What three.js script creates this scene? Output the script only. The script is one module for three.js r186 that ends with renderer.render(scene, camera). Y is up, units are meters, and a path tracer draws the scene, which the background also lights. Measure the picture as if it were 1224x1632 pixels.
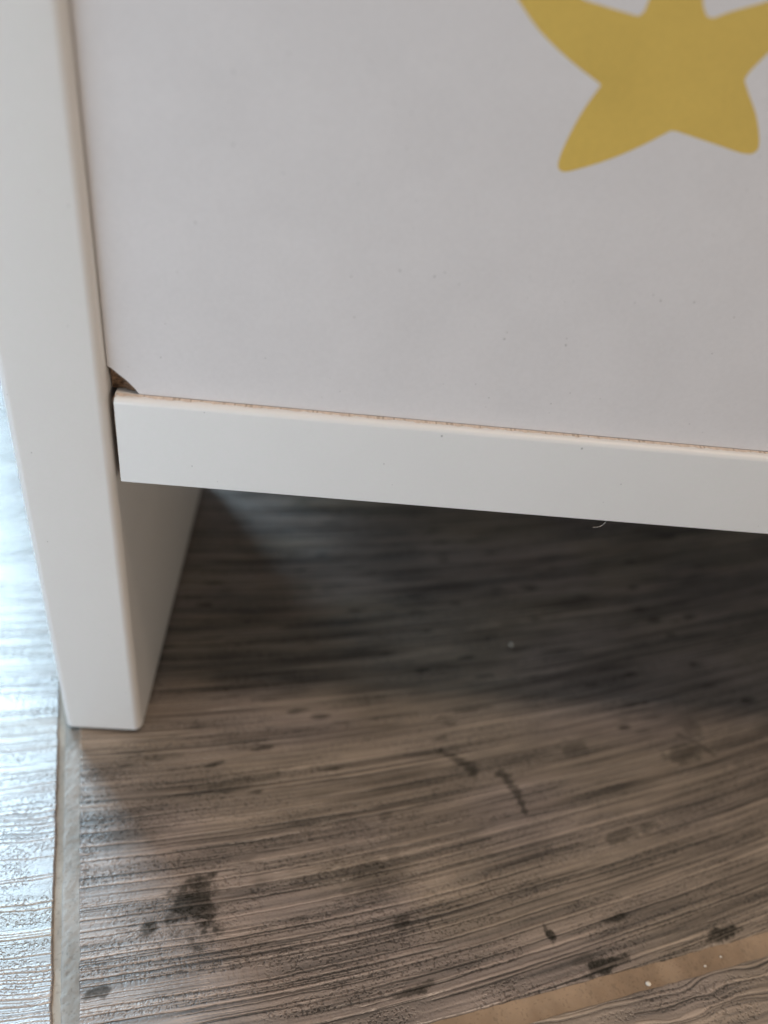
import * as THREE from 'three';
import { RectAreaLightUniformsLib } from 'three/addons/lights/RectAreaLightUniformsLib.js';
import { RoundedBoxGeometry } from 'three/addons/geometries/RoundedBoxGeometry.js';
import { mergeGeometries, mergeVertices, toCreasedNormals } from 'three/addons/utils/BufferGeometryUtils.js';

// ---------- camera, light, exposure (lengths below are millimetres unless they go through M) ----------
const M = 0.001;
const scene = new THREE.Scene();
const renderer = new THREE.WebGLRenderer({ antialias: true });
renderer.toneMapping = THREE.LinearToneMapping;
renderer.toneMappingExposure = 1.0;
renderer.shadowMap.enabled = true;
renderer.shadowMap.type = THREE.PCFSoftShadowMap;
renderer.setSize(768, 1024);
RectAreaLightUniformsLib.init();

const camera = new THREE.PerspectiveCamera(63.64, 0.75, 0.01, 30);
camera.position.set(0.03215, 0.1556, 0.11009);
camera.up.set(-0.07967962, 0.77254387, -0.62994216);
camera.lookAt(0.03215 + 0.09129019, 0.1556 - 0.62364035, 0.11009 - 0.77636255);
camera.focus = 0.139;
camera.userData.fStop = 9.4;

scene.background = new THREE.Color().setRGB(0.18, 0.182, 0.18);   // even dim ambient light in place of the unseen room

const UNSEEN_LIGHTS = [
  // centre (m), target (m), width, height, light colour, intensity; all out of view, placed for their light
  { name: 'window', label: 'tall bright glazing out of view behind the chest to the left, mirrored in the floor', at: [-0.69, 1.22, -0.98], to: [0, 1.22, 0], w: 0.34, h: 2.35, c: [0.60, 0.83, 1.0], i: 20 },  // out of view; placed by the glare and shadow edge on the floor
  { name: 'window', label: 'unseen low cool light close in front of the chest to the left, lights its front', at: [-0.30, 0.062, 0.19], to: [0.02, 0.055, 0], w: 0.3, h: 0.11, c: [0.74, 0.87, 1.0], i: 8.4 },  // unseen source, stands for cool bounce from low left onto the front
  { name: 'unseen_ceiling_light', label: 'square warm ceiling light, out of view, above the floor in front of the chest', at: [0.45, 2.3, 0.32], to: [0.45, 0, 0.32], w: 1.4, h: 0.5, c: [1.0, 0.78, 0.60], i: 18 },  // out of view; warms the floor in front and the shelf lip
  { name: 'window', label: 'small unseen warm light low in front of the chest to the right, lights the inner side of the leg', at: [1.08, 0.21, 1.2], to: [0, 0.1, 0], w: 0.7, h: 0.36, c: [1.0, 0.80, 0.60], i: 4.3 },  // unseen warm source, put here to brighten the inner leg face
];

// ---------- helpers ----------
const used = new Map();
function numbered(n) { const k = used.get(n) ?? 0; used.set(n, k + 1); return k ? `${n}_${String(k).padStart(3, '0')}` : n; }
function shadows(o) { o.castShadow = true; o.receiveShadow = true; return o; }
function thing(name, label, category) { const g = new THREE.Group(); g.name = numbered(name); g.userData = { label, category }; scene.add(g); return g; }
function part(name, geo, mat, parent) { const m = shadows(new THREE.Mesh(geo, mat)); m.name = name; parent.add(m); return m; }
function mulberry(a) { return () => { a |= 0; a = a + 0x6D2B79F5 | 0; let t = Math.imul(a ^ a >>> 15, 1 | a); t = t + Math.imul(t ^ t >>> 7, 61 | t) ^ t; return ((t ^ t >>> 14) >>> 0) / 4294967296; }; }
const N = 512, lattice = new Float32Array(N * N);
{ const r = mulberry(77); for (let i = 0; i < N * N; i++) lattice[i] = r(); }
function vn(x, y) {                                   // value noise, 0..1
  const xi = Math.floor(x), yi = Math.floor(y); let fx = x - xi, fy = y - yi;
  fx = fx * fx * fx * (fx * (fx * 6 - 15) + 10); fy = fy * fy * fy * (fy * (fy * 6 - 15) + 10);
  const a = xi & 511, b = (xi + 1) & 511, c = (yi & 511) << 9, d = ((yi + 1) & 511) << 9;
  const p = lattice[c + a], q = lattice[c + b], r = lattice[d + a], s = lattice[d + b];
  return p + (q - p) * fx + (r - p + (p - q - r + s) * fx) * fy;
}
const fbm = (x, y, o = 3) => { let v = 0, a = 0.5, t = 0; for (let i = 0; i < o; i++) { v += a * vn(x, y); t += a; a *= 0.5; x = x * 2.03 + 17.3; y = y * 2.03 + 9.1; } return v / t; };
const clamp = (v, a = 0, b = 1) => v < a ? a : v > b ? b : v;
const sst = (a, b, v) => { const t = clamp((v - a) / (b - a)); return t * t * (3 - 2 * t); };
const lerp = (a, b, t) => a + (b - a) * t;
const enc = (v) => 255 * (v <= 0.0031308 ? 12.92 * v : 1.055 * Math.pow(v, 1 / 2.4) - 0.055);
function tex(data, w, h, srgb, wrap = THREE.MirroredRepeatWrapping) {
  const t = new THREE.DataTexture(data, w, h, THREE.RGBAFormat); t.magFilter = THREE.LinearFilter; t.minFilter = THREE.LinearMipmapLinearFilter; t.generateMipmaps = true;
  t.wrapS = t.wrapT = wrap; if (srgb) t.colorSpace = THREE.SRGBColorSpace; t.needsUpdate = true; return t;
}
/** paint(u, v) in mm returns [r, g, b (linear), height 0..1, roughness] */
function bake(w, h, wmm, hmm, paint) {
  const col = new Uint8Array(w * h * 4), hgt = new Uint8Array(w * h * 4), rgh = new Uint8Array(w * h * 4), out = [0, 0, 0, 0, 0, 1];
  for (let j = 0; j < h; j++) for (let i = 0; i < w; i++) {
    paint((i + 0.5) / w * wmm, (j + 0.5) / h * hmm, out); const k = (j * w + i) * 4;
    for (let c = 0; c < 3; c++) col[k + c] = enc(clamp(out[c]));
    const hh = clamp(out[3]) * 255, rr = clamp(out[4]) * 255;
    hgt[k] = hgt[k + 1] = hgt[k + 2] = hh; rgh[k] = rgh[k + 1] = rgh[k + 2] = rr; col[k + 3] = hgt[k + 3] = 255; rgh[k + 3] = clamp(out[5]) * 255;
  }
  return { map: tex(col, w, h, true), bumpMap: tex(hgt, w, h, false), roughnessMap: tex(rgh, w, h, false) };
}

// ---------- the floor: wood-look planks with grout, turned 14.4 degrees against the chest ----------
const U = [0.96843883, -0.24925136], V = [0.24925136, 0.96843883], O = [4.79, 69.63];   // plank axes (x, z) and the corner between the two joints
const toWorld = (s, t) => [O[0] + U[0] * s + V[0] * t, O[1] + U[1] * s + V[1] * t];

const STAINS = [  // s, t, radius along, radius across, strength: dried splashes seen on the plank
  [20.2, -28.8, 5.0, 7.4, 0.95], [11.8, -26.4, 2.4, 1.6, 0.85], [2.6, -17.4, 2.8, 1.3, 0.8], [57, -17.5, 2.6, 1.6, 0.75], [54.6, -26.6, 8, 5, 0.42],
  [84.4, -8.8, 1.1, 1.3, 1], [83.8, -10.6, 0.5, 1.4, 0.7], [98.5, -9.2, 3.2, 0.9, 0.9], [91.5, -1.7, 5.4, 1.5, 1], [88.5, -3.6, 3, 0.9, 0.5], [117.8, -1.7, 4.8, 1.5, 1], [55.8, -5.6, 4.8, 1.0, 0.85],
  [133, -40.5, 5.5, 3, 0.65], [109.5, -24.6, 6.5, 1.8, 0.6], [107, -47, 4, 2.4, 0.5], [60, -39, 2, 1, 0.5], [33, -53, 9, 2, 0.4], [10, -45, 7, 2.4, 0.4], [139, -46, 3, 3, 0.45], [150, -36, 8, 1.4, 0.4], [27, -58, 2.6, 0.8, 0.8], [38, -60, 3.4, 0.8, 0.7],
];
const STROKES = [[76.6, -51.8, 82.4, -45.6, 1.0, 1.6, 0.5, 0.75], [88, -43.8, 89.6, -34, 1.5, 0.8, 0.8, 0.75], [135.5, -45, 140.5, -38.5, 1.2, 0.6, 0.6, 0.5]];
const NAMED = STAINS.length;
{ const r = mulberry(5);   // short dark flecks in the printed wood
  for (let i = 0; i < 130; i++) { const t = -48 - 100 * r(), s = 5 + 205 * r(); STAINS.push([s, t, 1.5 + 4.5 * r() * r() + 1, 0.5 + 0.6 * r(), 0.3 + 0.5 * r()]); }
  for (let i = 0; i < 40; i++) { STAINS.push([205 * r(), -48 * r(), 1.5 + 5 * r(), 0.5 + 0.8 * r(), 0.12 + 0.28 * r()]); } }
const CELL = 8, cells = new Map();
STAINS.forEach((q, i) => { const m = 1.6; for (let a = Math.floor((q[0] - q[2] * m) / CELL); a <= Math.floor((q[0] + q[2] * m) / CELL); a++) for (let b = Math.floor((q[1] - q[3] * m - 1) / CELL); b <= Math.floor((q[1] + q[3] * m + 1) / CELL); b++) { const k = a * 1000 + b; (cells.get(k) ?? cells.set(k, []).get(k)).push(i); } });

function grain(s, t) {                                  // the coordinate across the grain, bent as the printed wood bends
  const far = Math.max(0, -t - 30);
  let g = t - (0.078 * s - 0.00068 * s * s + 0.0012 * far * s);
  g += 0.9 * (vn(s / 50 + 3, t / 16) - 0.5) + 0.16 * (vn(s / 11, t / 6 + 40) - 0.5);
  return g;
}
function lineSet(s, g, pitch, seed, len, w, o) {        // long embossed lines: o[0] raised light ridges, o[1] dark grooves beside them
  const i0 = Math.floor(g / pitch);
  for (let i = i0 - 1; i <= i0 + 2; i++) {
    const h = lattice[(i & 511) + ((seed * 37 & 511) << 9)], h2 = lattice[(i * 7 & 511) + ((seed * 53 & 511) << 9)];
    const on = sst(0.34, 0.5, vn(s / len + h * 90, i * 1.7 + seed)); if (on <= 0) continue;
    const d = g - (i + 0.9 * h) * pitch - 0.22 * (vn(s / 9 + h2 * 60, i * 3.1 + seed) - 0.5) - 0.09 * (vn(s / 1.3, i * 2.3) - 0.5);
    const ww = w * (0.45 + 0.9 * h2) * (0.7 + 0.6 * vn(s / 4 + 7, i * 5.3));
    o[0] = Math.max(o[0], on * (1 - sst(ww * 0.55, ww * 1.15, Math.abs(d))) * (0.45 + 0.55 * h2));
    o[1] = Math.max(o[1], on * (1 - sst(w * 0.3, w * 0.8, Math.abs(d - ww - w * 0.42))) * (0.5 + 0.5 * h));
  }
}
function woodLines(s, g, o) {                           // o: [light ridge, dark groove, streak, fine]
  o[0] = o[1] = 0;
  lineSet(s, g, 1.65, 3, 44, 0.24, o);
  const f = sst(0.46, 0.6, vn(s / 30 + 5, g / 4 + 61)); if (f > 0) { const a = o[0], b = o[1]; o[0] = o[1] = 0; lineSet(s, g, 0.62, 8, 26, 0.12, o); o[0] = Math.max(a, o[0] * f * 0.8); o[1] = Math.max(b, o[1] * f); }
  o[2] = 0.35 * vn(s / 60 + 2, g / 2.4) + 0.65 * vn(s / 30 + 6, g / 0.8);
  o[3] = 0.65 * vn(s / 22 + 9, g / 0.36) + 0.35 * vn(s / 6 + 9, g / 0.24);
}
const wl = [0, 0, 0, 0];
function stainAt(s, t, wob, soft) {
  let d = 0; const list = cells.get(Math.floor(s / CELL) * 1000 + Math.floor(t / CELL));
  if (list) for (const i of list) {
    const q = STAINS[i], fleck = i >= NAMED, a = (s - q[0]) / q[2], b = (t - q[1] - (fleck ? 0.02 : -0.1) * (s - q[0])) / q[3]; let e = a * a + b * b; if (e > 2.6) continue;
    e = Math.sqrt(e) + (fleck ? 0.5 * wob + soft : wob);
    let k = (1 - sst(fleck ? 0.25 : 0.6, 1.05, e)) * q[4];
    if (i === 0) k *= 1 - 0.72 * (1 - sst(0.35, 1, Math.hypot((s - 18.8) / 3.0, (t + 25.8) / 1.9) + wob));
    if (k > d) d = k;
  }
  for (const q of STROKES) {
    const dx = q[2] - q[0], dy = q[3] - q[1], h = clamp(((s - q[0]) * dx + (t - q[1]) * dy) / (dx * dx + dy * dy));
    const e = Math.hypot(s - q[0] - dx * h - q[6] * Math.sin(h * 3.14), t - q[1] - dy * h) / lerp(q[4], q[5], h) + 0.9 * wob + soft; d = Math.max(d, (1 - sst(0.35, 1.25, e)) * q[7]);
  }
  return d;
}
function brownPlank(s, t, out, plain) {
  const g = plain === 2 ? t - 0.07 * s + 1.2 * (vn(s / 24 + 3, t / 9 + 14) - 0.5) + 0.5 * (vn(s / 5, t / 2.4 + 40) - 0.5) : plain ? t - 0.03 * s + 1.8 * (vn(s / 15 + 3, t / 5) - 0.5) + 0.8 * (vn(s / 5 + 3, t / 2.4) - 0.5) : grain(s, t); woodLines(s, g, wl);
  const stip = vn(s / 0.40, g / 0.28 + 3) * 0.6 + vn(s / 0.2 + 5, g / 0.16) * 0.4;
  const rough = 0.25 + 0.75 * sst(0.34, 0.6, vn(s / 12 + 70, g / 2.4 + 30));
  const pit = sst(0.55, 0.70, stip) * rough, patch = fbm(s / 21 + 13, g / 5 + 3, 3);
  const cross = sst(0.6, 0.75, vn(s / 0.55 + 8, g / 2.4)) * sst(0.58, 0.7, vn(s / 14 + 2, g / 3 + 90));     // short ticks across the grain
  let k = 0.70 + 0.7 * (patch - 0.5) + 0.6 * (wl[2] - 0.5) + 0.75 * (wl[3] - 0.5);
  k += 0.42 * wl[0] - 0.54 * wl[1] - 0.46 * pit + 0.45 * (stip - 0.5) * rough - 0.035 * cross;
  if (plain === 2) k = 0.62 + 0.42 * (k - 0.6);  // left plank: washout from glare put into the colour as flatter grain
  const tone = sst(0.3, 0.7, fbm(s / 40 + 5, t / 18, 2));
  k = Math.max(0.12, k);
  let r = 0.268 * k, gg = 0.220 * k, b = lerp(0.174, 0.194, tone) * k;
  const wob = 1.1 * (fbm(s / 2.2 + 2, t / 1.6, 3) - 0.5) + 0.55 * (stip - 0.5), soft = 0.9 * (fbm(s / 3 + 60, g / 0.8, 2) - 0.5);
  const st = plain ? 0 : stainAt(s, t, wob, soft) * (0.84 + 0.16 * sst(0.3, 0.5, stip)) * (1 - 0.28 * wl[0]);
  r = lerp(r, 0.017, st * 0.95); gg = lerp(gg, 0.017, st * 0.95); b = lerp(b, 0.014, st * 0.95);
  out[0] = r; out[1] = gg; out[2] = b;
  out[3] = 0.5 + 0.26 * wl[0] - 0.38 * wl[1] - 0.34 * pit + 0.26 * (stip - 0.5) * rough + 0.12 * (wl[2] - 0.5) - 0.06 * cross;
  out[4] = 0.37 + 0.2 * pit + 0.08 * (patch - 0.5) - 0.03 * wl[0] + 0.3 * st; out[5] = 1 - 0.8 * st - (plain === 2 ? 0.1 : 0.3) * pit; if (plain === 2) out[4] = 0.25 + 0.1 * (patch - 0.5) + 0.1 * wl[1];
}
const T1 = bake(2048, 1536, 215, 161.25, (u, v, o) => brownPlank(u, v - 161.25, o, false));
const T2 = bake(1024, 512, 107.5, 53.75, (u, v, o) => { brownPlank(u + 300, v + 200, o, true); o[0] *= 1.05; o[1] *= 1.05; o[2] *= 1.05; });
const T3 = bake(512, 2048, 53.75, 215, (u, v, o) => { brownPlank(u + 520, v + 410, o, 2); });
const plankMat = (T, bump, extra = {}) => new THREE.MeshPhysicalMaterial({ ...T, specularIntensityMap: T.roughnessMap, roughness: 1, bumpScale: bump * M, specularIntensity: 1, ...extra });
const brownMat = plankMat(T1, 0.34, { ior: 1.65 }), brownMat2 = plankMat(T2, 0.3, { ior: 1.75 }), sideMat = plankMat(T3, 0.11, { ior: 2.0, roughness: 1 });

const floor = new THREE.Group(); floor.name = 'floor'; floor.userData = { kind: 'structure', label: 'floor of wood-look planks with grey grout under the white chest' }; scene.add(floor);
const rnd = mulberry(21);
function plank(s0, s1, t0, t1, mat, uv, fine) {
  const sh = new THREE.Shape(), b = 0.35, P = [];
  const edge = (ax, ay, bx, by) => { const L = Math.hypot(bx - ax, by - ay), n = fine ? Math.min(600, Math.ceil(L / 1.3)) : 2; for (let i = 0; i < n; i++) { const k = i / n, j = fine && i ? 0.32 * (fbm((ax + (bx - ax) * k) / 2.2, (ay + (by - ay) * k) / 2.2, 2) - 0.5) + 0.1 * (rnd() - 0.5) : 0; P.push([ax + (bx - ax) * k + (ay !== by ? j : 0), ay + (by - ay) * k + (ax !== bx ? j : 0)]); } };
  edge(s0 + b, t0 + b, s1 - b, t0 + b); edge(s1 - b, t0 + b, s1 - b, t1 - b); edge(s1 - b, t1 - b, s0 + b, t1 - b); edge(s0 + b, t1 - b, s0 + b, t0 + b);
  P.forEach(([s, t], i) => i ? sh.lineTo(s, t) : sh.moveTo(s, t));
  const g = new THREE.ExtrudeGeometry(sh, { depth: 9 - 2 * b, bevelEnabled: true, bevelThickness: b, bevelSize: b, bevelSegments: 3 });
  const p = g.attributes.position, q = g.attributes.uv;
  let top = -1e9; for (let i = 0; i < p.count; i++) top = Math.max(top, p.getZ(i));
  for (let i = 0; i < p.count; i++) {
    const s = p.getX(i), t = p.getY(i), y = p.getZ(i) - top, [x, z] = toWorld(s, t);
    q.setXY(i, (s - uv[0] + 0.3 * y) / uv[2], (t - uv[1]) / uv[3]); p.setXYZ(i, x * M, y * M, z * M);
  }
  // the map (s, t, up) -> (x, y, z) flips handedness, so turn the triangles round
  for (let i = 0; i < p.count; i += 3) for (const a of [p, q]) { const n = a.itemSize; for (let c = 0; c < n; c++) { const k = a.array[(i + 1) * n + c]; a.array[(i + 1) * n + c] = a.array[(i + 2) * n + c]; a.array[(i + 2) * n + c] = k; } }
  g.computeVertexNormals();
  return part(numbered('plank'), g, mat, floor);
}
const JW = 3.9, EJ = 4.3, PL = 900, PW = 295;
plank(0, PL, -PW, 0, brownMat, [0, -161.25, 215, 161.25], true).userData.label = 'brown plank with dark dried splashes under the chest';
plank(-EJ - PL, -EJ, -PW, 0, sideMat, [-58, -215, 53.75, 215], true).userData.label = 'plank left of the grout joint, grain flattened, white with mirrored daylight';
plank(-340, 560, JW, JW + PW, brownMat2, [40, JW, 107.5, 53.75], true).userData.label = 'brown plank in front of the lower grout joint';
for (const [s0, t0] of [[-340 - EJ - PL, JW], [-600, -PW * 2 - JW], [-600 + PL + EJ, -PW * 2 - JW], [-1100, JW * 2 + PW], [-1100 + PL + EJ, JW * 2 + PW], [560 + EJ, JW], [PL + EJ, -PW]])
  plank(s0, s0 + PL, t0, t0 + PW, brownMat2, [s0 + 40 * rnd(), t0, 107.5, 53.75], false);

// grout
function groutTex(c1, c2, seed) {
  return bake(256, 1024, 26, 104, (u, v, o) => {
    const n = fbm(u / 1.1 + seed, v / 1.1, 4), m = fbm(u / 5 + seed, v / 9 + 3, 3), sp = sst(0.78, 0.86, vn(u / 0.4 + 9, v / 0.4 + seed)), k = 0.9 + 0.22 * (n - 0.5) + 0.25 * (m - 0.5) - 0.16 * sp, w = sst(0.35, 0.65, m);
    for (let c = 0; c < 3; c++) o[c] = lerp(c1[c], c2[c], w) * k; o[3] = 0.3 + 0.5 * n; o[4] = 0.78 + 0.15 * (n - 0.5);
  });
}
const greyGrout = new THREE.MeshStandardMaterial({ ...groutTex([0.27, 0.265, 0.25], [0.32, 0.31, 0.295], 4), roughness: 1, bumpScale: 0.12 * M });
const brownGrout = new THREE.MeshStandardMaterial({ ...groutTex([0.275, 0.20, 0.135], [0.305, 0.228, 0.158], 40), roughness: 1, bumpScale: 0.1 * M });
const groutDirt = new THREE.MeshStandardMaterial({ ...groutTex([0.30, 0.265, 0.225], [0.37, 0.335, 0.29], 80), roughness: 1, bumpScale: 0.1 * M });
function strip(s0, s1, t0, t1, ns, nt, height) {
  const g = new THREE.PlaneGeometry(1, 1, ns, nt), p = g.attributes.position, q = g.attributes.uv;
  for (let i = 0; i < p.count; i++) {
    const s = lerp(s0, s1, p.getX(i) + 0.5), t = lerp(t1, t0, p.getY(i) + 0.5), [x, z] = toWorld(s, t);
    q.setXY(i, s / 26, t / 104); p.setXYZ(i, x * M, height(s, t) * M, z * M);
  }
  g.computeVertexNormals(); return g;
}
const bumps = (s, t) => 0.34 * (fbm(s / 0.9, t / 0.9, 3) - 0.5) + 0.3 * (fbm(s / 3 + 9, t / 6, 2) - 0.5);
const dip = (t) => 0.14 * Math.sin(t / 23);
part('grout_joint', strip(-3.25, 0.25, -PW, -0.2, 14, 900, (s, t) => -0.30 - 0.5 * sst(-2.7 + dip(t), -3.2 + dip(t), s) - 0.12 * Math.pow(s / 1.6 + 1, 2) + bumps(s, t)), greyGrout, floor).userData.label = 'pale grey rough grout between the two planks';
part('grout_groove', strip(-EJ - 0.3, -2.9, -PW, -0.2, 6, 500, (s, t) => -0.5 - 0.22 * sst(-3.0, -3.4, s) + 0.4 * bumps(s, t)), groutDirt, floor).userData.label = 'narrow groove beside the shiny left plank';
part('grout_joint', strip(-20, 240, -0.25, JW + 0.25, 780, 14, (s, t) => -0.5 - 0.1 * Math.pow((t - 1.9) / 1.9, 2) * -2 + 0.25 * bumps(s, t)), brownGrout, floor).userData.label = 'brownish grout between the two brown planks';
const bed = new THREE.BoxGeometry(2.6, 0.02, 1.6); bed.translate(0.1, -0.0122, 0.05);
part('grout_bed', bed, groutDirt, floor);

// ---------- the chest ----------
const chest = thing('white_chest', 'white chest with a yellow star on its front and a chipped lower corner', 'chest');
function speckled(base, seed, opts = {}) {               // white melamine or paper foil with its faint mottle and a few dust specks
  const { mm = 64, px = 1024, mott = 0.02, specks = 26, bump = 0.5 } = opts, r = mulberry(seed), S = [];
  for (let i = 0; i < specks; i++) S.push([r() * mm, r() * mm, 0.08 + 0.16 * r() * r(), 0.25 + 0.5 * r()]);
  return bake(px, px, mm, mm, (u, v, o) => {
    const n = fbm(u / 0.5 + seed, v / 0.5, 3) - 0.5, m = fbm(u / 9 + seed, v / 9 + 5, 3) - 0.5; let k = 1 + mott * 1.6 * n + mott * 2 * m, d = 0;
    for (const q of S) { const a = u - q[0], b = v - q[1]; if (Math.abs(a) < 0.5 && Math.abs(b) < 0.5) d = Math.max(d, (1 - sst(0.6, 1.2, Math.hypot(a, b * 0.8) / q[2] + 0.6 * n)) * q[3]); }
    for (let c = 0; c < 3; c++) o[c] = lerp(base[c] * k, 0.3, d); o[3] = 0.5 + bump * n * 0.5 + 0.4 * m; o[4] = opts.rough ?? 0.42;
  });
}
const melamine = new THREE.MeshPhysicalMaterial({ ...speckled([0.78, 0.775, 0.765], 3, { mott: 0.012, specks: 9, rough: 0.4 }), roughness: 1, bumpScale: 0.02 * M });
const bandMat = new THREE.MeshPhysicalMaterial({ ...speckled([0.79, 0.785, 0.775], 9, { mott: 0.01, specks: 22, rough: 0.36 }), roughness: 1, bumpScale: 0.015 * M });
const foilMat = new THREE.MeshPhysicalMaterial({ ...speckled([0.752, 0.746, 0.768], 17, { mott: 0.03, specks: 40, rough: 0.5 }), roughness: 1, bumpScale: 0.035 * M });
const yellowMat = new THREE.MeshPhysicalMaterial({ ...speckled([0.70, 0.50, 0.115], 23, { mott: 0.05, specks: 0, rough: 0.5, px: 512 }), roughness: 1, bumpScale: 0.03 * M });
const chipMat = new THREE.MeshStandardMaterial({ ...bake(512, 512, 20, 20, (u, v, o) => {
  const n = fbm(u / 0.5, v / 0.35, 4), f = vn(u / 0.9 + 5, v / 0.22 + 8), k = 0.55 + 0.9 * (n - 0.5) + 0.55 * (f - 0.4);
  o[0] = 0.34 * k; o[1] = 0.215 * k; o[2] = 0.135 * k; o[3] = 0.4 * n + 0.5 * f; o[4] = 0.9; }), roughness: 1, bumpScale: 0.3 * M });

/** box-mapped uv in units of `mm`, after geometry is in millimetres; then scale to metres */
function finish(g, mm = 64) {
  if (g.index) g = g.toNonIndexed();
  g.computeVertexNormals();
  const p = g.attributes.position, n = g.attributes.normal, q = new Float32Array(p.count * 2);
  for (let i = 0; i < p.count; i++) {
    const ax = Math.abs(n.getX(i)), ay = Math.abs(n.getY(i)), az = Math.abs(n.getZ(i)), x = p.getX(i), y = p.getY(i), z = p.getZ(i);
    const [u, v] = az >= ax && az >= ay ? [x, y] : ax >= ay ? [z, y] : [x, z]; q[2 * i] = u / mm; q[2 * i + 1] = v / mm;
  }
  g.setAttribute('uv', new THREE.BufferAttribute(q, 2));
  g = toCreasedNormals(g, 0.6); g.scale(M, M, M); return g;
}
const TH = 16, HB = 69.07, FOOT = 0.95, DEPTH = 350, TOPY = 620, WIDE = 560, BAND = 1.7, BR = 1.65;
// edge band: a strip with rounded front corners, drawn across its width and pushed along its length
function bandShape(w, d, r0, r1) {
  const s = new THREE.Shape(); s.moveTo(0, -d); s.lineTo(0, -r0); s.absarc(r0, -r0, r0, Math.PI, Math.PI / 2, true); s.lineTo(w - r1, 0); s.absarc(w - r1, -r1, r1, Math.PI / 2, 0, true); s.lineTo(w, -d); s.closePath(); return s;
}
function sidePanel(x0) {
  const s = new THREE.Shape(); const f = -BAND - 0.06;   // drawn in (z, y)
  s.moveTo(f, FOOT); s.lineTo(f, TOPY); s.lineTo(-DEPTH, TOPY); s.lineTo(-DEPTH, FOOT); s.lineTo(-DEPTH + 60, FOOT); s.lineTo(-DEPTH + 60, 26); s.lineTo(-165, 26); s.lineTo(-155, 44); s.lineTo(-102, 44); s.lineTo(-92, FOOT); s.closePath();  // hidden foot cutout, shaped to let light onto the floor underneath
  const b = 0.12, g = new THREE.ExtrudeGeometry(s, { depth: TH - 2 * b, bevelEnabled: true, bevelThickness: b, bevelSize: b, bevelOffset: -b, bevelSegments: 2, curveSegments: 8 });
  g.rotateY(-Math.PI / 2); g.translate(x0 + TH - b, 0, 0);
  // (z, y, x): after the turn shape-x runs along +z
  const m = part('side_panel', finish(g), melamine, chest);
  const e = new THREE.ExtrudeGeometry(bandShape(TH, BAND, BR, BR), { depth: TOPY - FOOT - 1.2, bevelEnabled: true, bevelThickness: 0.6, bevelSize: 0.5, bevelOffset: -0.5, bevelSegments: 4, curveSegments: 10 });
  e.rotateX(-Math.PI / 2); e.scale(1, 1, -1);
  const idx = e.index; flip(e);
  e.translate(x0, FOOT + 0.6, 0);
  const em = part('edge_band', finish(e), bandMat, m);
  for (const z of [-45, -DEPTH + 30]) { const c = new THREE.CylinderGeometry(6, 6, FOOT + 1, 20); c.translate(x0 + TH / 2, (FOOT + 1) / 2 - 0.03, z); part('glide', finish(c), new THREE.MeshStandardMaterial({ color: 0x2a2a2a, roughness: 0.8 }), m); }
  return m;
}
function flip(g) {
  if (g.index) { const a = g.index.array; for (let i = 0; i < a.length; i += 3) { const k = a[i + 1]; a[i + 1] = a[i + 2]; a[i + 2] = k; } return g; }
  for (const at of Object.values(g.attributes)) for (let i = 0; i < at.count; i += 3) for (let c = 0; c < at.itemSize; c++) { const n = at.itemSize, k = at.array[(i + 1) * n + c]; at.array[(i + 1) * n + c] = at.array[(i + 2) * n + c]; at.array[(i + 2) * n + c] = k; }
  return g;
}
sidePanel(-TH); sidePanel(WIDE);

// bottom shelf: its body touches the side panels further in; at the front it ends 1 mm short and leaves the dark gap
{
  const s = new THREE.Shape(), f = -BAND - 0.03;         // drawn in (x, z)
  s.moveTo(0.95, f); s.lineTo(WIDE - 0.95, f); s.lineTo(WIDE - 0.95, -26); s.lineTo(WIDE - 0.02, -26); s.lineTo(WIDE - 0.02, -DEPTH + 4); s.lineTo(0.02, -DEPTH + 4); s.lineTo(0.02, -26); s.lineTo(0.95, -26); s.closePath();
  const g = new THREE.ExtrudeGeometry(s, { depth: TH - 0.2, bevelEnabled: true, bevelThickness: 0.1, bevelSize: 0.1, bevelOffset: -0.1, bevelSegments: 2 });
  g.rotateX(-Math.PI / 2); g.scale(1, 1, -1); flip(g); g.translate(0, HB + 0.1, 0);
  const m = part('bottom_shelf', finish(g), melamine, chest);
  const raw = new THREE.BoxGeometry(0.09, TH - 0.5, 24); raw.translate(0.9, HB + TH / 2, -0.45 - 12);
  part('raw_end', finish(raw, 20), chipMat, m).userData.label = 'raw brown chipboard end, out of sight in the gap, keeps it dark';  // thin brown plate, absorbs bounced light so the gap stays dark
  // the band, with the slightly nibbled left end of the photograph
  const e = new THREE.ExtrudeGeometry(bandShape(TH, BAND, 0.25, 0.95), { depth: WIDE - 1.9 - 0.3, steps: 1, bevelEnabled: true, bevelThickness: 0.15, bevelSize: 0.15, bevelOffset: -0.15, bevelSegments: 2, curveSegments: 12 });
  // shape x -> y, shape y -> z, depth -> x
  const p = e.attributes.position; for (let i = 0; i < p.count; i++) { const a = p.getX(i), b = p.getY(i), c = p.getZ(i); let x = c + 1.1; if (x < 3) x += 0.14 * (vn(a / 1.6, 3) - 0.5) + 0.22 * sst(9, 10.2, a) * sst(14, 11, a) * 0.4 + 0.16 * sst(14.2, 16, a); p.setXYZ(i, x, HB + a, b); }
  part('edge_band', finish(e), bandMat, m);
}
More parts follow.
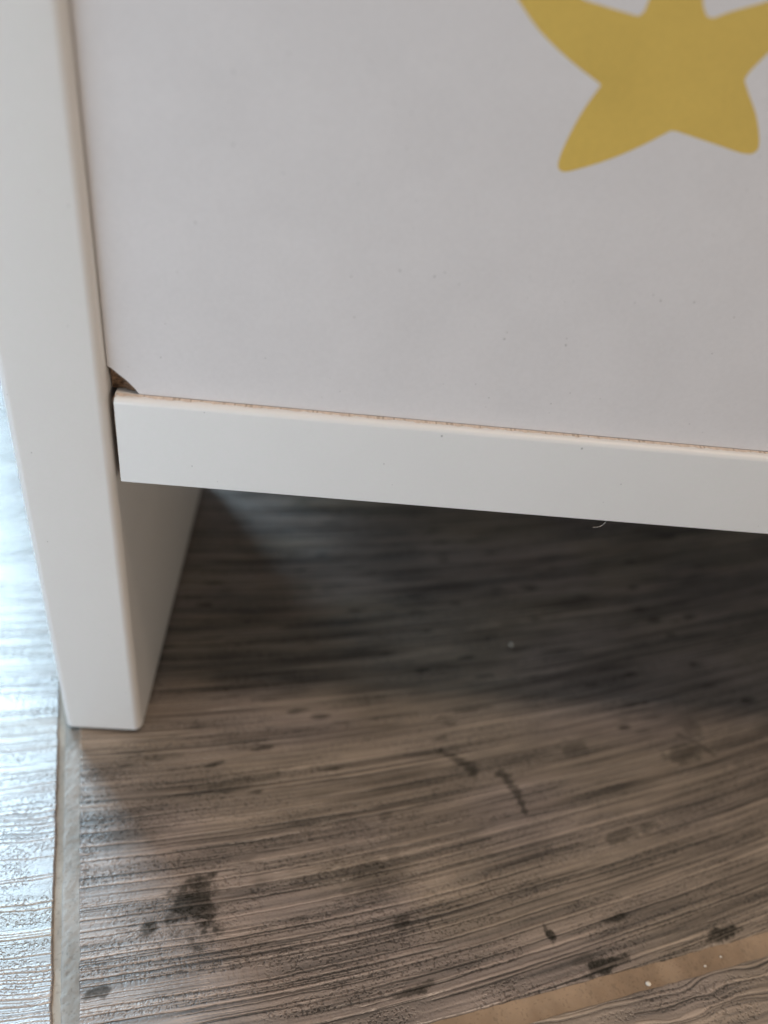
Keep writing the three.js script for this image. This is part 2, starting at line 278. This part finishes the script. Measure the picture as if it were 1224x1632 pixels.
// dust and old glue lying on the lip in front of the panel
{
  const n = 700, g = new THREE.PlaneGeometry(1, 1, n, 3), p = g.attributes.position;
  for (let i = 0; i < p.count; i++) { const x = lerp(1.2, 240, p.getX(i) + 0.5), v = 0.5 - p.getY(i), wob = 0.35 * (vn(x / 1.1, 3) - 0.5) + 0.25 * (vn(x / 0.35, 8) - 0.5); p.setXYZ(i, x, HB + TH + 0.012 + 0.05 * (1 - v) * (0.5 + vn(x / 0.8, v * 4)), -1.82 + v * (0.62 + wob)); }
  part('dust_line', finish(g, 16), new THREE.MeshStandardMaterial({ ...bake(512, 64, 16, 2, (u, v, o) => { const k = fbm(u / 0.35, v / 0.2, 3), d = sst(0.76, 0.88, vn(u / 0.3 + 4, v / 0.2)); for (let c = 0; c < 3; c++) o[c] = lerp([0.70, 0.61, 0.545][c] * (0.85 + 0.3 * k), [0.3, 0.23, 0.18][c], d * 0.5); o[3] = k; o[4] = 0.95; }), roughness: 1, bumpScale: 0.05 * M }), chest.children.at(-1)).userData.label = 'pinkish beige line of dust and glue along the lip';
}
// other panels of the carcass
const slab = (name, x0, x1, y0, y1, z0, z1) => { const g = new RoundedBoxGeometry(x1 - x0, y1 - y0, z1 - z0, 2, 0.4); g.translate((x0 + x1) / 2, (y0 + y1) / 2, (z0 + z1) / 2); return part(name, finish(g), melamine, chest); };
slab('unseen_top_panel', -TH - 8, WIDE + TH + 8, TOPY + 0.1, TOPY + 0.1 + TH, -DEPTH, 74);  // unseen; its deep front overhang is sized to shade the floor
slab('back_panel', 0.1, WIDE - 0.1, HB + TH + 0.1, TOPY - 0.1, -DEPTH + 1, -DEPTH + 4);

// front panel with the broken lower left corner and the star
{
  const ZF = -1.8, X0 = 0.14, X1 = WIDE - 0.14, Y0 = HB + TH + 0.12, Y1 = TOPY - 3;
  const cut = [[X0, 89.75], [0.9, 89.2], [1.35, 88.8], [2.0, 88.2], [2.5, 87.8], [3.05, 87.25], [3.5, 86.75], [3.95, 86.25], [4.35, 85.65], [4.65, Y0]];
  const outline = (d) => { const s = new THREE.Shape(); cut.forEach(([x, y], i) => { const X = i ? x + d : x, Y = i < cut.length - 1 ? y + d : y; i ? s.lineTo(X, Y) : s.moveTo(X, Y); }); s.lineTo(X1, Y0); s.lineTo(X1, Y1); s.lineTo(X0, Y1); s.closePath(); return s; };
  const lam = new THREE.ExtrudeGeometry(outline(0), { depth: 0.3 - 0.1, bevelEnabled: true, bevelThickness: 0.05, bevelSize: 0.05, bevelOffset: -0.05, bevelSegments: 1 });
  lam.translate(0, 0, ZF - 0.3 + 0.05);
  const fp = part('front_panel', finish(lam), foilMat, chest);
  const mid = new THREE.ExtrudeGeometry(outline(0.12), { depth: 4.4, bevelEnabled: false }); mid.translate(0, 0, ZF - 0.32 - 4.4);
  const back = new THREE.BoxGeometry(X1 - X0, Y1 - Y0, 11); back.translate((X0 + X1) / 2, (Y0 + Y1) / 2, ZF - 4.73 - 5.5);
  // torn chip: a rough slope from the broken foil edge down into the corner
  const n = 26, pos = [], ind = [];
  for (let j = 0; j <= n; j++) for (let i = 0; i <= n; i++) {
    const a = i / n * (cut.length - 1), k = Math.min(cut.length - 2, Math.floor(a)), f = a - k;
    const ex = lerp(cut[k][0], cut[k + 1][0], f) + 0.14, ey = lerp(cut[k][1], cut[k + 1][1], f) + 0.1, v = j / n;
    const cx = X0 + 0.1, cy = Y0 + 0.05, x = lerp(ex, cx, v), y = lerp(ey, cy, v);
    const z = ZF - 0.45 - 1.9 * Math.sin(v * 1.45) * (0.6 + 0.4 * Math.sin(i / n * Math.PI)) + 0.75 * (fbm(x / 0.55 + 3, y / 0.5, 3) - 0.5) * sst(0, 0.2, v);
    pos.push(x, y, z);
  }
  for (let j = 0; j < n; j++) for (let i = 0; i < n; i++) { const a = j * (n + 1) + i, b = a + 1, c = a + n + 1, d = c + 1; ind.push(a, c, b, b, c, d); }
  const tear = new THREE.BufferGeometry(); tear.setAttribute('position', new THREE.Float32BufferAttribute(pos, 3)); tear.setIndex(ind);
  const core = mergeGeometries([mid, back, tear].map((g) => { let q = g.index ? g.toNonIndexed() : g; for (const k of Object.keys(q.attributes)) if (k !== 'position') q.deleteAttribute(k); return finish(q, 20); }));
  part('chipboard_core', core, chipMat, fp).userData.label = 'brown raw chipboard showing at the broken corner';

  const S = (pts) => new THREE.SplineCurve(pts.map(([x, y]) => new THREE.Vector2(x, y))).getPoints(pts.length * 7);
  const arms = [
    [[63.9, 135.95], [62.35, 132.6], [61.2, 128.6], [60.95, 126.2], [61.6, 125.4], [63.0, 125.6], [67.4, 127.5], [71.2, 129.7], [74.3, 131.85]],
    [[75.2, 131.85], [80.7, 130.9], [84.6, 130.25], [86.15, 130.55], [86.2, 131.8], [84.6, 134.7], [82.5, 137.2], [81.45, 138.5]],
    [[81.45, 138.9], [82.1, 140.2], [84.2, 143], [88, 146.6], [90.4, 149], [89.9, 150.1], [87.5, 149.4], [81.2, 147.0], [77, 145.4], [75.2, 144.5]],
    [[74.3, 144.55], [73.2, 146.2], [72.7, 150], [71.3, 156.4], [70.1, 157.7], [68.8, 156.3], [67.4, 150], [66.9, 145.4], [66.75, 144.2]],
    [[66.2, 143.65], [64.8, 143.8], [61.7, 144.2], [58.6, 144.75], [53, 147], [49.4, 148.4], [48.2, 147.7], [49, 146.2], [51.7, 143.6], [55.1, 140.7], [59.5, 138.1], [63.4, 136.25]],
  ];
  const star = new THREE.Shape(); arms.flatMap(S).forEach((p, i) => i ? star.lineTo(p.x, p.y) : star.moveTo(p.x, p.y)); star.closePath();
  const sg = new THREE.ExtrudeGeometry(star, { depth: 0.02, bevelEnabled: false }); sg.translate(0, 0, ZF + 0.004);
  part('star_motif', finish(sg), yellowMat, fp).userData.label = 'mustard yellow star printed on the white front';
}

// ---------- small things ----------
{
  const t = new THREE.CatmullRomCurve3([[81.9, 67.75, 0.25], [82.6, 67.75, 0.2], [83.3, 68.0, 0.1], [83.8, 68.5, -0.05], [84.1, 69.1, -0.25]].map((a) => new THREE.Vector3(...a).multiplyScalar(M)));
  const f = shadows(new THREE.Mesh(new THREE.TubeGeometry(t, 40, 0.028 * M, 6), new THREE.MeshStandardMaterial({ color: 0xd8d5d0, roughness: 0.9 })));
  f.name = 'lint_fibre'; f.userData = { label: 'tiny pale lint fibre hanging from the lower edge of the shelf', category: 'fibre' }; scene.add(f);
  const CR = [[98.7, 3.05, 0.42, 'largest white crumb, on the brownish grout by the lower plank'], [111.3, 2.7, 0.2, 'small white crumb in the middle of the brownish grout, between two others'], [115.4, 1.9, 0.19, 'small white crumb on the brownish grout, farthest to the right'], [105.2, -79, 0.4, 'pale crumb alone on the shaded plank beneath the shelf']];
  CR.forEach(([s, tt, r, label], i) => {
    const g = new THREE.IcosahedronGeometry(r, 2), p = g.attributes.position; for (let k = 0; k < p.count; k++) { const x = p.getX(k), y = p.getY(k), z = p.getZ(k), m = 1 + 0.5 * (vn(x / r * 1.3 + 9 * i + 20, y / r * 1.3 + z / r + 30) - 0.5); p.setXYZ(k, x * m * 1.15, y * m * 0.8, z * m); }
    const [x, z] = toWorld(s, tt), o = shadows(new THREE.Mesh(finish(mergeVertices(g)), new THREE.MeshStandardMaterial({ color: 0xcfcabf, roughness: 0.9 })));
    o.position.set(x * M, (tt > 0 ? -0.42 : 0) * M + r * 0.6 * M, z * M); o.name = numbered('crumb'); o.userData = { label, category: 'crumb', group: 'white crumbs on the floor' }; scene.add(o);
  });
}

// ---------- unseen lights outside the frame: glowing panes placed for the light they give ----------
for (const W of UNSEEN_LIGHTS) {
  const lamp = W.name === 'unseen_ceiling_light', g = thing(W.name, W.label, lamp ? 'ceiling light' : 'window'); g.position.set(...W.at); g.lookAt(...W.to);
  const fr = new THREE.MeshStandardMaterial({ color: 0xe8e8e4, roughness: 0.5 }), w = W.w, h = W.h, k = 0.05;
  const bars = [[w + 2 * k, k, 0, h / 2 + k / 2], [w + 2 * k, k, 0, -h / 2 - k / 2], [k, h, w / 2 + k / 2, 0], [k, h, -w / 2 - k / 2, 0]].map(([a, b, x, y]) => { const q = new THREE.BoxGeometry(a, b, 0.06); q.translate(x, y, 0); return q; });
  part(lamp ? 'unseen_lamp_frame' : 'unseen_frame', mergeGeometries(bars), fr, g);
  const pane = new THREE.BoxGeometry(w, h, 0.006); pane.translate(0, 0, -0.012);
  const pm = part(lamp ? 'unseen_diffuser' : 'unseen_pane', pane, new THREE.MeshStandardMaterial({ color: 0x111111, roughness: 0.3, emissive: new THREE.Color().setRGB(...W.c), emissiveIntensity: 0.3 }), g); pm.castShadow = false;
  const L = new THREE.RectAreaLight(new THREE.Color().setRGB(...W.c), W.i, w, h); g.add(L); L.position.set(0, 0, 0.005); L.rotation.y = Math.PI;
}
renderer.render(scene, camera);
